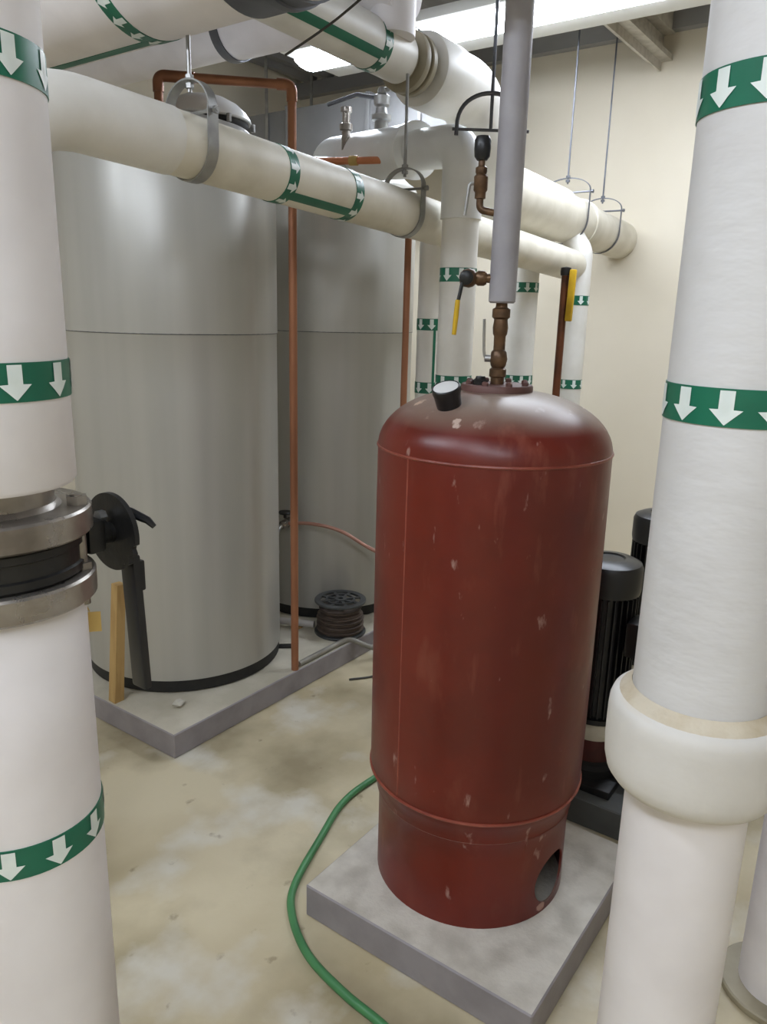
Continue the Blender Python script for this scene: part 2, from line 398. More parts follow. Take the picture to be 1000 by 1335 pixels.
# scuff of bare paint below the gauge, small cap on the flange
ca = PI+AZ-math.radians(55); MB().lathe([(0,1.484), (.019,1.484), (.019,1.494), (.013,1.498), (.011,1.504), (0,1.505)], (tx+.05*math.cos(ca), ty+.05*math.sin(ca), 0), n=20).build('plug', M['black_paint'], rt)

# ================================================================== grey riser above the red tank
left = V((-math.sin(AZ), math.cos(AZ), 0)); toward = V((-math.cos(AZ), -math.sin(AZ), 0)); Tc = V((tx, ty, 0)); UP = V((0,0,1))
rp = thing('riser_pipe', (tx, ty, 1.484), 'slim grey wrapped vertical pipe rising from the red tank flange', 'pipe')
MB().lathe([(0,1.678), (.028,1.678), (.0325,1.682), (.0325,CZ), (0,CZ)], Tc, n=36).build('insulation', M['greywrap'], rp)
mb = MB().lathe([(0,1.480), (.017,1.480), (.017,1.50), (.021,1.503), (.021,1.52), (.016,1.524), (.019,1.53), (.022,1.545), (.019,1.562), (.0145,1.567), (.0145,1.60),
                 (.0175,1.605), (.019,1.62), (.0165,1.64), (.022,1.645), (.022,1.664), (.015,1.668), (.012,1.69), (0,1.69)], Tc, n=20)
vb = mb.build('ball_valve', M['brass'], rp)
MB().tube(fillet([Tc+UP*1.546+left*.01, Tc+UP*1.546+left*.034, Tc+UP*1.565+left*.037, Tc+UP*1.64+left*.040], .01), .0035, 8).lathe([(0,.018), (.009,.018), (.009,.034), (0,.036)], Tc+UP*1.546, left, 10).build('lever', M['galv'], vb)
# side branch with yellow handled valve
b0 = Tc+UP*1.735
sb = MB().tube([b0+left*.0, b0+left*.045], .011, 14).lathe([(0,.04), (.014,.04), (.018,.046), (.018,.06), (.014,.066), (.02,.072), (.023,.082), (.02,.096), (.013,.104), (0,.104)], b0, left, 18).build('drain_valve', M['brass'], rp)
sb2 = b0+left*.09+toward*.016
lv = MB().tube(fillet([sb2, sb2+left*.006+toward*.006-UP*.005, sb2+left*.012+toward*.01-UP*.04, sb2+left*.017+toward*.012-UP*.065], .01), .0045, 8).lathe([(0,-.004), (.017,-.004), (.017,.012), (.010,.016), (0,.017)], b0+left*.088+toward*.014, toward, 16).build('lever', M['black_paint'], sb)
MB().tube([sb2+left*.0155+toward*.012-UP*.052, sb2+left*.018+toward*.013-UP*.09, sb2+left*.021+toward*.013-UP*.134], [.006,.0065,.0055], 10).build('handle_grip', M['yellow'], lv)
# automatic air vent
v0 = Tc+UP*1.878
vt = MB().tube(fillet([v0+left*.0, v0+left*.066+UP*.012, v0+left*.066+UP*.06], .016), .0085, 12)
vc = v0+left*.066
vt.lathe([(.008,.035), (.013,.037), (.013,.05), (.0165,.055), (.0165,.085), (.012,.09), (.014,.095), (.014,.104), (.008,.108), (.008,.125), (0,.125)], vc, n=16)
vo = vt.build('air_vent', M['brass'], rp)
MB().lathe([(0,.118), (.012,.120), (.018,.128), (.0195,.145), (.019,.165), (.015,.172), (0,.174)], vc, n=24).build('vent_cap', M['black'], vo)
MB().tube(fillet([vc+UP*.07+left*.012, vc+UP*.07+left*.026, vc+UP*.0+left*.034], .01), .004, 8).build('lever', M['galv'], vo)

# ================================================================== grey storage tanks
def storage(cx, cy, label, drain, seed):
    t = thing('storage_tank', (cx, cy, .1), label, 'tank', 'grey storage tanks')
    rj = .43; base = V((cx, cy, 0))
    MB().lathe([(0,.1), (rj-.02,.1), (rj-.005,.105), (rj-.003,.158), (0,.158)], base, n=72).build('base_ring', M['black_rim'], t)
    pr = [(rj-.012,.15), (rj,.156)]+[(rj,.156+k*.2) for k in range(1, 7)]+[(rj,1.551), (rj+.0005,1.552), (rj+.0025,1.553), (rj+.0025,2.23), (rj-.004,2.246), (rj-.03,2.262), (.33,2.325), (.25,2.35), (0,2.36)]
    MB().lathe(pr, base, n=96).build('jacket', M['jacket'], t, sharp=50)
    MB().tube([base+V(((rj+.001)*math.cos(a), (rj+.001)*math.sin(a), 1.553)) for a in [2*PI*k/80 for k in range(80)]], .0022, 6, closed=True).build('seam_band', M['galv_dark'], t)
    if not drain:
        hc = base+V((.115,-.10,0))
        MB().lathe([(0,2.33), (.172,2.335), (.176,2.34), (.176,2.362), (.165,2.366), (0,2.366)], hc, n=56).build('black_ring', M['black_rim'], t)  # black ring set just inside the cover edge
        MB().lathe([(.16,2.362), (.184,2.364), (.186,2.37), (.182,2.380), (.165,2.402), (.135,2.428), (.09,2.450), (.045,2.460), (0,2.463)], hc, n=56).build('top_cover', M['tank_white'], t)
        for k in range(6):
            a = 2*PI*k/6+.3; MB().lathe([(0,2.34), (.010,2.34), (.010,2.368), (0,2.369)], hc+V((.192*math.cos(a), .192*math.sin(a), 0)), n=6).build('clamp_bolt', M['galv'], t)
    return t
t1 = storage(2.17, 2.655, 'large grey jacketed cylinder tank beside the white flanged column, fully in view', False, 1)
t2 = storage(3.2, 2.655, 'second large grey jacketed tank, standing behind the thin copper pipe', True, 2)
# small anchor tab on the first tank's base, drain valve on the second tank
a = math.radians(-48)
MB().box((2.17+.455*math.cos(a), 2.655+.455*math.sin(a), .106), (.07,.03,.012), Matrix.Rotation(a, 4, 'Z'), .002).build('anchor_tab', M['black_rim'], t1)
sd = V((2.70-3.2, 2.53-2.655, 0)).normalized(); s0 = V((3.2, 2.655, .62))
dv = MB().lathe([(.014,.42), (.014,.46), (.024,.462), (.024,.48), (.017,.484), (.02,.50), (.024,.52), (.02,.54), (.012,.545), (0,.545)], s0, sd, 18).build('drain_valve', M['steel'], t2)
MB().lathe([(0,.03), (.008,.03), (.008,.05), (.03,.052), (.034,.058), (.03,.064), (0,.066)], s0+sd*.505, (0,0,1), 20).build('valve_handle', M['black_paint'], dv)
MB().tube(spline([s0+sd*.53, s0+sd*.575-UP*.015, s0+sd*.60-UP*.06, s0+sd*.585-UP*.13]), .011, 10).build('spout', M['galv'], dv)
# ================================================================== white column beside the camera, flanged, with butterfly valve
lx, ly = 1.1*math.cos(math.radians(63.5)), 1.1*math.sin(math.radians(63.5)); Lc = V((lx, ly, 0)); RL = .1095
lp = thing('insulated_column_pipe', (lx, ly, 0), 'thick smooth white column pipe broken by steel flanges and a black valve', 'pipe')
MB().lathe([(0,1.432), (.085,1.428), (RL-.004,1.424), (RL,1.430)]+[(RL, 1.43+k*.2) for k in range(1, 10)]+[(RL,CZ), (0,CZ)], Lc, n=64).build('insulation', M['canvas_pale'], lp)
MB().lathe([(0,0)]+[(RL, k*.21) for k in range(0, 6)]+[(RL,1.262), (RL-.006,1.27), (0,1.27)], Lc, n=64).build('insulation', M['canvas_pale'], lp)
MB().lathe([(.082,1.385), (.080,1.40), (.078,1.44), (0,1.44)], Lc, n=48).build('bare_pipe', M['steel'], lp)
RF = .1255
def flange(z0, z1): return MB().lathe([(.0,z0), (RF-.003,z0), (RF,z0+.003), (RF,z1-.003), (RF-.003,z1), (.088,z1), (.082,z1+.006), (0,z1+.006)], Lc, n=64)
f1 = flange(1.356, 1.392).build('flange', M['steel'], lp); f2 = flange(1.266, 1.301).build('flange', M['steel'], lp)
for k in range(4):
    a = 2*PI*k/4+math.radians(318); c = Lc+V((.108*math.cos(a), .108*math.sin(a), 0))
    MB().lathe([(0,1.25), (.0085,1.25), (.0085,1.405), (0,1.406)], c, n=12).lathe([(0,1.392), (.0145,1.392), (.0145,1.404), (0,1.404)], c, n=6).lathe([(0,1.301), (.0145,1.301), (.0145,1.311), (0,1.311)], c, n=6).build('bolt', M['steel'], f1)
tape(lp, Lc+UP*1.560, UP, RL, .046, -1, math.radians(265), 11)
tape(lp, Lc+UP*1.910, UP, RL, .046, -1, math.radians(243.5+36), 11)
tape(lp, Lc+UP*.925, UP, RL, .046, -1, math.radians(264.5), 11)
# butterfly valve
bv = thing('butterfly_valve', (lx, ly, 1.301), 'black butterfly valve with notched plate and hanging lever between the steel flanges', 'valve')
MB().lathe([(0,1.301), (.108,1.301), (.113,1.306), (.113,1.316), (.109,1.318), (.109,1.339), (.113,1.341), (.113,1.351), (.108,1.356), (0,1.356)], Lc, n=56).build('valve_body', M['black_paint'], bv)
X = V((1,0,0)); Y = V((0,1,0)); c = V((lx, ly, 1.322))
MB().tube([c+X*.095, c+X*.165], .02, 16).box(c+X*.14, (.03,.05,.05), bev=.006).build('valve_neck', M['black_paint'], bv)
pc = V((.672, ly, 1.318))
pl = []
for k in range(72):   # notched throttle plate outline in the Y-Z plane
    a = 2*PI*k/72; r = .060
    if 285 < math.degrees(a) < 360 and k % 4 < 2: r = .054
    pl.append((r*math.cos(a), r*math.sin(a)))
vs = [pc+Y*(-u)+UP*w-X*.004 for u, w in pl]+[pc+Y*(-u)+UP*w+X*.004 for u, w in pl]
n = len(pl); fs = [tuple(range(n)), tuple(range(2*n-1, n-1, -1))]+[(i, (i+1) % n, n+(i+1) % n, n+i) for i in range(n)]
th = MB().add(vs, fs).lathe([(0,-.012), (.016,-.012), (.016,.014), (.008,.018), (0,.018)], pc, X, 16).build('throttle_plate', M['black_paint'], bv, sharp=30)
MB().lathe([(0,-.02), (.0095,-.02), (.0095,-.008), (0,-.008)], pc+UP*.026+Y*.004-X*.002, X, 6).build('bolt_head', M['galv'], th)
lev = MB().box(pc+X*.016+UP*.0, (.010,.05,.06), bev=.004)
lev.tube([pc+X*.018-Y*.02+UP*.03, pc+X*.024-Y*.055+UP*.022, pc+X*.03-Y*.062+UP*.012], [.008,.006,.004], 8)
q = pc+X*.022+V((0,-.006,0))
lev.box(q+V((.006,0,-.155)), (.015,.035,.23), Matrix.Rotation(math.radians(-2.2), 4, 'Y'), .004)
lev.box(q+V((.010,-.012,-.075)), (.012,.012,.05), None, .003)
lev.build('lever', M['black'], bv)
tg = MB().box((lx+.100, ly-.058, 1.212), (.022,.0015,.030), Matrix.Rotation(math.radians(-40), 4, 'Z')).tube([(lx+.097, ly-.056, 1.228), (lx+.090, ly-.052, 1.25)], .001, 6)
tag(tg.build('identification_tag', M['brass_tag']), 'small blank yellow brass tag hanging under the lower steel flange', 'tag')

# ================================================================== canvas column with collar
rx, ry = 1.1*math.cos(math.radians(10.8)), 1.1*math.sin(math.radians(10.8)); Rc = V((rx, ry, 0))
cp = thing('insulated_column_pipe', (rx, ry, 0), 'white canvas wrapped column pipe with a fat round collar low down', 'pipe')
RU = .0935
MB().lathe([(0,1.1)]+[(RU, 1.1+k*.2) for k in range(0, 12)]+[(RU,CZ), (0,CZ)], Rc, n=64).build('insulation', M['canvas'], cp)
MB().lathe([(0,0)]+[(.0865, k*.2) for k in range(0, 6)]+[(0,1.02)], Rc, n=64).build('insulation', M['canvas_pale'], cp)
cprof = [(.085,.992), (.102,.993), (.111,.998), (.118,1.008), (.122,1.024), (.1235,1.045), (.1235,1.095), (.1225,1.110), (.119,1.120), (.112,1.126), (.092,1.132)]
MB().lathe(cprof, Rc, n=64).build('collar', M['collar'], cp, sharp=60)
MB().lathe([(.1,1.120), (.1135,1.1215), (.110,1.127), (.102,1.134), (.0945,1.142), (.092,1.134)], Rc, n=48).build('mastic_bead', M['mastic'], cp)
tape(cp, Rc+UP*1.549, UP, RU, .046, -1, math.radians(190.8-9.5), 11)
tape(cp, Rc+UP*1.905, UP, RU, .046, -1, math.radians(190.8-43), 11)
# pipe beyond it, going into the floor through a tan plate
qx, qy = 1.90, .085
sp = thing('floor_pipe', (qx, qy, 0), 'white pipe entering the floor through a tan ring behind the collared column', 'pipe')
MB().lathe([(0,0), (.092,0)]+[(.092, k*.3) for k in range(1, 11)]+[(.092,CZ), (0,CZ)], (qx, qy, 0), n=48).build('insulation', M['canvas_pale'], sp)
MB().lathe([(.09,0), (.135,0), (.138,.004), (.138,.018), (.134,.022), (.09,.022)], (qx, qy, 0), n=48).build('floor_plate', M['tan'], sp)

# ================================================================== lower horizontal header
lw = thing('header_pipe', (1.25, 1.78, 2.09), 'cream pipe running level across the front of both grey tanks', 'pipe')
A0 = V((1.30, 1.78, 2.088)); A1 = V((4.25, 1.78, 1.927)); RW = .083
dA = (A1-A0).normalized()
def onA(x): return A0+dA*((x-A0.x)/dA.x)
MB().tube([onA(x) for x in (1.42, 2.0, 2.6, 3.2, 3.8, 4.25)], RW, 40).build('insulation', M['pvc_cream'], lw)
MB().tube(fillet([(.985,1.80,0), (.985,1.80,1.2), (.985,1.80,2.105), onA(1.46)], .40, 16), RW+.003, 40).build('elbow_cover', M['pvc'], lw, sharp=60)
tape(lw, onA(1.875), dA, RW, .042, 1, .2); tape(lw, onA(2.20), dA, RW, .042, 1, .5)
frA = frame(dA)
def ang_for(fr, direction):
    d = V(direction); return math.atan2(d.dot(fr[1]), d.dot(fr[0]))
stripe(lw, onA(1.8), dA, RW, .055, .42, ang_for(frA, (0,-.62,-.78)))

# ------------------------------------------------------------------ hangers
def clevis(c, axis, Rr, top, label, yoke=None, m='galv', rod=.006, wide=.026, group='clevis hangers on the pipes'):
    """strap under the pipe, yoke over it, cross bolt, threaded rod to the ceiling"""
    c = V(c); ax = V(axis).normalized(); side = V((0,0,1)).cross(ax).normalized()
    t = thing('pipe_hanger', c, label, 'pipe hanger', group)
    yk = yoke or Rr*1.0; hb = Rr*1.02
    def flat(pts, w, th):
        mb = MB(); vs = []; fs = []
        for i, p in enumerate(pts):
            a = pts[max(i-1, 0)]; b = pts[min(i+1, len(pts)-1)]; nrm = (b-a).normalized().cross(ax).normalized()
            vs += [p+ax*w/2+nrm*th/2, p-ax*w/2+nrm*th/2, p-ax*w/2-nrm*th/2, p+ax*w/2-nrm*th/2]
        for i in range(len(pts)-1):
            for j in range(4): fs.append((4*i+j, 4*i+(j+1) % 4, 4*i+4+(j+1) % 4, 4*i+4+j))
        fs += [(0,1,2,3), (4*len(pts)-1, 4*len(pts)-2, 4*len(pts)-3, 4*len(pts)-4)]
        return mb.add(vs, fs)
    r = Rr+.004
    pts = [c+side*r+UP*(hb+.012)]+[c+side*r*math.cos(a)+UP*r*math.sin(a) for a in [-PI*k/24 for k in range(25)]]+[c-side*r+UP*(hb+.012)]
    flat(pts, wide, .004).build('strap', M[m], t)
    zt = hb+yk; pts = [c+side*r+UP*(hb-.012)]+[c+side*r*math.cos(a)+UP*(hb+.01+(yk-.01)*math.sin(a)) for a in [PI*k/20 for k in range(21)]]+[c-side*r+UP*(hb-.012)]
    flat(pts, wide*.85, .0045).build('yoke', M[m], t)
    MB().tube([c+side*(r+.02)+UP*hb, c-side*(r+.02)+UP*hb], .005, 8).lathe([(0,-r-.018), (.010,-r-.018), (.010,-r-.008), (0,-r-.008)], c+UP*hb, side, 6).build('cross_bolt', M[m], t)
    MB().tube([c+UP*(zt-.03), c+UP*(top-c.z)], rod, 8).lathe([(0,zt-.02), (.012,zt-.02), (.012,zt-.008), (0,zt-.008)], c, n=6).lathe([(0,zt+.003), (.012,zt+.003), (.012,zt+.013), (0,zt+.013)], c, n=6).build('rod', M[m], t)
    return t
clevis(onA(1.545), dA, RW, 2.352, 'galvanised strap hanger holding the cream pipe before the first grey tank', wide=.036)
clevis(onA(2.58), dA, RW, 2.50, 'galvanised strap hanger on the cream pipe beside the second copper pipe', yoke=.075, wide=.03)

# ================================================================== upper header and branches
up = thing('header_pipe', (2.0, 1.85, 2.575), 'high white header pipe that drops behind the slim grey riser to the wall', 'pipe')
H0 = V((1.62, 1.85, 2.59)); H1 = V((2.62, 1.85, 2.572)); RN = .087
dH = (H1-H0).normalized()
MB().tube([H0, H0+dH*.5, H1], RN, 40).build('insulation', M['pvc'], up)
fl = MB().lathe([(0,0), (.075,0), (.075,.03), (.108,.032), (.11,.036), (.11,.058), (.106,.062), (.08,.062), (.08,.078), (.106,.078), (.11,.082), (.11,.104), (.106,.108), (.07,.11), (.07,.16), (0,.16)], H1-dH*.004, dH, 44).build('flange', M['tan'], up)
MB().lathe([(0,0), (.115,0), (.133,.006), (.137,.02), (.137,.2), (0,.2)], H1+dH*.135, dH, 44).build('end_cover', M['pvc'], up)
path = fillet([(2.80,1.85,2.568), (3.16,1.85,2.565), (3.44,1.85,2.215), (3.8,1.85,2.205)], .17, 10)
MB().tube(path, .132, 40).build('offset_bend', M['pvc'], up, sharp=60)
def onH(x): return V((x, 1.85, 2.215-(x-3.44)*.045))
dF = (onH(5)-onH(4)).normalized()
MB().tube([onH(3.42), onH(3.6), onH(4.12)], .14, 40).build('insulation', M['pvc_cream'], up)
MB().tube([onH(4.05), onH(4.5)], .126, 40).build('fitting_cover', M['pvc_cream'], up)
MB().lathe([(.12,0), (.132,.002), (.134,.01), (.132,.05), (.12,.052)], onH(4.42), dF, 40).build('cover_band', M['pvc_cream'], up)
MB().tube([onH(4.4), onH(4.9), onH(5.148)], .116, 40).build('insulation', M['pvc_cream'], up)
tape(up, H0+dH*.82, dH, RN, .045, 1, .2)
frH = frame(dH)
stripe(up, H0, dH, RN, .30, .80, ang_for(frH, (0,-.78,-.62)))
clevis(onH(4.26), dF, .130, CZ, 'thin wire hanger arched over the header beside the wall joist, farther from wall', yoke=.075, m='galv_dark', rod=.005, wide=.014)
clevis(onH(4.80), dF, .118, CZ, 'thin wire hanger on the header end against the cream wall', yoke=.075, m='galv_dark', rod=.005, wide=.014)
clevis(H1+dH*.055, dH, .06, CZ, 'white rod hanger at the flanged joint of the high header', yoke=.06, m='galv', rod=.009)

# big main crossing overhead
XB, ZB, RB = 1.50, 2.535, .19
ov = thing('main_pipe', (XB, 1.6, ZB), 'fat white overhead main crossing above the cream pipe, nearest the ceiling', 'pipe')
MB().tube([(XB, y, ZB) for y in (-1.9, -.6, .4, 1.2, 1.8, 2.6, 3.6, 4.58)], RB, 56).build('insulation', M['canvas_pale'], ov)
tape(ov, V((XB, 1.89, ZB)), (0,1,0), RB, .05, 1, .1)
frB = frame((0,1,0))
stripe(ov, V((XB, 0, ZB)), (0,1,0), RB, 1.90, 2.9, ang_for(frB, (.10,0,-.99)), .034)
sd_ = thing('pipe_saddle', (XB, 1.45, ZB), 'wide dull steel saddle wrapped round the overhead main', 'pipe hanger')
MB().lathe([(RB-.001,-.09), (RB+.006,-.09), (RB+.006,.09), (RB-.001,.09), (RB-.001,-.09)], (XB, 1.43, ZB), (0,1,0), 56).lathe([(RB+.005,-.045), (RB+.012,-.043), (RB+.012,-.02), (RB+.005,-.018)], (XB, 1.43, ZB), (0,1,0), 56).build('saddle_plate', M['galv_dark'], sd_)
MB().tube([(XB, 1.43, ZB+RB-.005), (XB, 1.43, CZ)], .008, 8).build('rod', M['galv'], sd_)

# branch behind the header
XC, ZC, RCb = 2.5, 2.76, .115
br = thing('branch_pipe', (XC, 2.3, ZC), 'pale branch pipe joining the high header, above the horizontal copper pipe', 'pipe')
MB().tube([(XC, y, ZC) for y in (1.75, 2.2, 2.62)], RCb, 44).build('insulation', M['canvas_pale'], br)
MB().tube([(XC, y, ZC) for y in (2.55, 3.2, 4.0, 4.58)], RCb-.012, 44).build('insulation', M['canvas_pale'], br)
MB().tube(fillet([(XC, 1.80, ZC), (XC, 1.80, 2.60)], .05), .085, 30).build('tee', M['canvas_pale'], br)
clevis((XC, 2.60, ZC), (0,1,0), RCb, CZ, 'dull grey strap hanger on the pale branch pipe above the copper elbow', m='galv_dark', wide=.045, yoke=.07)

# drops
def dropbands(t, c, r, zs):
    for z in zs: tape(t, c+UP*z, UP, r, .052, -1, PI+.7, None, 1.)
D1 = V((2.705, 1.60, 0))
d1 = thing('drop_pipe', D1, 'white vertical pipe with rounded elbow top beside the black air vent', 'pipe', 'white vertical drop pipes')
MB().tube([D1+UP*.0, D1+UP*1.0, D1+UP*2.15], .071, 36).build('insulation', M['pvc'], d1)
E0 = D1+UP*2.265; E1 = V((3.2,2.655,2.375)); dE = (E1-E0).normalized()
MB().tube(fillet([D1+UP*2.0, E0, E0.lerp(E1,.35)], .11, 12), .078, 36).build('elbow_cover', M['tank_white'], d1, sharp=60)
MB().tube(fillet([E0.lerp(E1,.30), E1, (3.2,2.655,2.25)], .13, 12), .105, 36).build('elbow_cover', M['tank_white'], d1, sharp=60)
MB().lathe([(.077,0), (.112,.004), (.112,.03), (.10,.032)], E0.lerp(E1,.29), dE, 36).build('cover_band', M['tank_white'], d1)
sv = E0.lerp(E1, .56)
rv = MB().lathe([(.03,.08), (.03,.135), (.042,.14), (.042,.16), (.028,.165), (.024,.19), (.034,.2), (.036,.235), (.022,.245), (.016,.27), (0,.272)], sv, n=18).build('relief_valve', M['galv'], d1)
p = sv+UP*.225
MB().tube(fillet([p, p+V((-.05,.10,.02)), p+V((-.08,.24,-.01))], .03), .009, 8).build('lever', M['galv_dark'], rv)
MB().tube(fillet([p+UP*.03, p+V((.03,-.06,.05)), p+V((.02,-.20,-.03)), p+V((.01,-.27,-.05))], .04), .012, 8).build('discharge_tube', M['galv'], rv)
sv2 = E0.lerp(E1, .70)+V((-.07,.05,0))
MB().lathe([(.02,.02), (.02,.10), (.03,.105), (.03,.13), (.018,.135), (.018,.175), (.026,.18), (.026,.2), (0,.202)], sv2, n=14).build('gate_valve', M['steel'], d1)
dropbands(d1, D1, .071, (1.796, 1.387))
hg = thing('pipe_hanger', (2.685,1.48,2.298), 'dark grey arched hanger with a cross bar above the black air vent', 'pipe hanger', 'clevis hangers on the pipes')
hs = V((.62,-.78,0)).normalized(); hc = V((2.685,1.480,2.298))
MB().tube([hc-hs*.125-UP*.02]+[hc+hs*.125*math.cos(a)+UP*.122*math.sin(a)**.8 for a in [PI-PI*k/20 for k in range(1, 20)]]+[hc+hs*.125-UP*.02], .0075, 10).build('yoke', M['galv_dark'], hg)
MB().tube([hc-hs*.14, hc+hs*.14], .0055, 10).build('cross_bolt', M['galv_dark'], hg)
MB().tube([hc+UP*.0, hc+UP*(CZ-hc.z)], .0065, 8).build('rod', M['galv_dark'], hg)
D0 = V((3.12, 1.985, 0))
d0 = thing('drop_pipe', D0, 'narrow white vertical pipe with long green side stripe, by the second copper pipe', 'pipe', 'white vertical drop pipes')
MB().tube(fillet([D0, D0+UP*2.0, (3.12,1.80,2.0)], .06), .06, 30).build('insulation', M['pvc'], d0)
dropbands(d0, D0, .06, (1.60, 1.31))
stripe(d0, D0, UP, .06, 1.31, 1.60, PI+math.radians(32.5+22), .012)
D2 = V((4.03, 1.96, 0))
d2 = thing('drop_pipe', D2, 'white vertical pipe emerging below the cream pipe behind the brass tank valve', 'pipe', 'white vertical drop pipes')
MB().tube([D2, D2+UP*1.0, D2+UP*2.19], .08, 36).build('insulation', M['pvc'], d2)
dropbands(d2, D2, .08, (1.80, 1.30))
D3 = V((4.29, 1.75, 0))
d3 = thing('drop_pipe', D3, 'white vertical pipe behind the yellow handled dark copper pipe', 'pipe', 'white vertical drop pipes')
MB().tube(fillet([D3, D3+UP*1.0, D3+UP*2.0, (4.29,1.845,2.13)], .10), .064, 36).build('insulation', M['pvc'], d3)
dropbands(d3, D3, .064, (1.74, 1.275))

# ================================================================== invented duct, added to give the dark band high on the wall
du = thing('added_duct', (4.58, 3.55, 2.81), 'added grey rectangular duct making the dark band high on the wall beyond the lit strip', 'duct')
MB().box((4.58, 3.565, 2.81), (.46, 2.03, .38), bev=.006).build('duct_body', M['galv_duct'], du)
for yy in (2.62, 3.3, 4.0): MB().box((4.58, yy, 2.81), (.50, .035, .42), bev=.004).build('flange_joint', M['galv_duct'], du)
for yy in (2.9, 4.2):
    MB().box((4.34, yy, 3.0), (.006, .025, .80)).box((4.82, yy, 3.0), (.006, .025, .80)).box((4.58, yy, 2.612), (.486, .025, .006)).build('hanger_strap', M['galv'], du)
# ================================================================== copper
def pipe(name, pts, r, m, label, fil=.05, fit=True, group=None):
    P = fillet(pts, fil) if len(pts) > 2 else [V(p) for p in pts]
    t = thing(name, P[0], label, 'pipe', group)
    MB().tube(P, r, 16).build('tube', m, t)
    if fit:
        for i in range(1, len(pts)-1):
            p = V(pts[i]); a = (V(pts[i-1])-p).normalized(); b = (V(pts[i+1])-p).normalized()
            MB().tube(fillet([p+a*.055, p, p+b*.055], .03), r*1.22, 16).build('elbow', m, t)
    return t
t = pipe('copper_pipe', [(2.33,2.125,.1), (2.33,2.125,2.452), (2.08,2.45,2.466), (2.03,2.51,2.468), (2.03,2.51,2.34)], .0165, M['copper'], 'long straight copper pipe standing on the pad edge, elbowed at the top', .03)
t = pipe('copper_pipe', [(2.89,1.965,.1), (2.89,1.965,2.0)], .015, M['copper'], 'copper pipe below the cream pipe, before the second grey tank', fit=False)
t = pipe('copper_pipe', [(2.86,1.985,2.27), (2.74,2.42,2.28), (2.74,2.50,2.28), (2.95,2.60,2.28)], .015, M['copper_new'], 'short bright copper pipe lying above the cream pipe by the tank elbow', .03)
for q in ((2.86,1.985,2.27), (2.80,2.20,2.275)):
    MB().lathe([(.014,-.02), (.02,-.018), (.02,.018), (.014,.02)], q, (-.27,.96,.02), 14).build('coupling', M['brass_tag'], t)
t = pipe('copper_pipe', [(3.855,1.65,.0), (3.865,1.65,1.872)], .020, M['copper_dark'], 'dark stained copper pipe with a yellow valve handle', fit=False)
MB().lathe([(0,-.02), (.026,-.018), (.028,0), (.026,.02), (0,.026)], (3.865,1.65,1.872), n=18).build('valve_body', M['black_paint'], t)
MB().box((3.853,1.608,1.755), (.020,.036,.255), Matrix.Rotation(math.radians(1.5), 4, 'X'), .006).build('handle_grip', M['yellow'], t)
sp0 = s0+sd*.50
MB_t = MB().tube(spline([sp0, (2.755,2.40,.634), (2.80,2.25,.615), (2.83,2.06,.545), (2.86,1.8,.50), (2.88,1.5,.48), (2.88,1.3,.30), (2.88,1.25,.0)]), .009, 10)
tag(MB_t.build('copper_tube', M['copper_pink']), 'thin bent copper tube from the drain valve to behind the red tank', 'tube')

# ================================================================== things on floor and pads
hose = spline([(2.35,1.30,.012), (2.15,1.40,.012), (1.957,1.435,.012), (1.80,1.43,.012), (1.633,1.377,.012), (1.42,1.30,.012), (1.326,1.225,.012), (1.25,1.10,.012), (1.215,.95,.012), (1.20,.81,.012), (1.16,.62,.012), (1.05,.40,.012), (.9,.2,.012)])
tag(MB().tube(hose, .0115, 12).build('garden_hose', M['hose']), 'green rubber hose curving over the floor round the red tank pad', 'hose')
# cable spool
sx, sy = 2.785, 2.235
SK = 1.28
so = thing('cable_spool', (sx, sy, .1), 'dark cable spool with spoked flange standing on the long pad', 'spool')
def wheel(z):
    mb = MB().lathe([(r_*SK, h_) for r_, h_ in [(.078,0), (.098,0), (.100,.003), (.100,.009), (.098,.012), (.078,.012), (.078,0)]], (sx, sy, z), n=40)
    mb.lathe([(.014,-.002), (.03,-.002), (.03,.014), (.014,.014), (.014,-.002)], (sx, sy, z), n=24)
    mb.lathe([(.064,.002), (.073,.002), (.073,.012), (.064,.012), (.064,.002)], (sx, sy, z), n=32)
    for k in range(8):
        a = 2*PI*k/8+.2; mb.box((sx+.065*math.cos(a), sy+.065*math.sin(a), z+.006), (.082,.014,.008), Matrix.Rotation(a, 4, 'Z'))
    return mb
wheel(.262).build('flange', M['spool'], so, sharp=30); wheel(.1).build('flange', M['spool'], so, sharp=30)
MB().lathe([(.014,.112), (.03,.112), (.03,.262), (.014,.262)], (sx, sy, 0), n=24).build('hub', M['spool'], so)
pw = [(.03,.113)]
for k in range(14): z = .114+k*.0088; rw = .108+.006*math.sin(k*2.1)-.012*(k > 9); pw += [(rw,z), (rw+.005,z+.003), (rw+.005,z+.0055), (rw,z+.0085)]
pw += [(.03,.24)]
MB().lathe(pw, (sx, sy, 0), n=40).build('cable_winding', M['winding'], so)
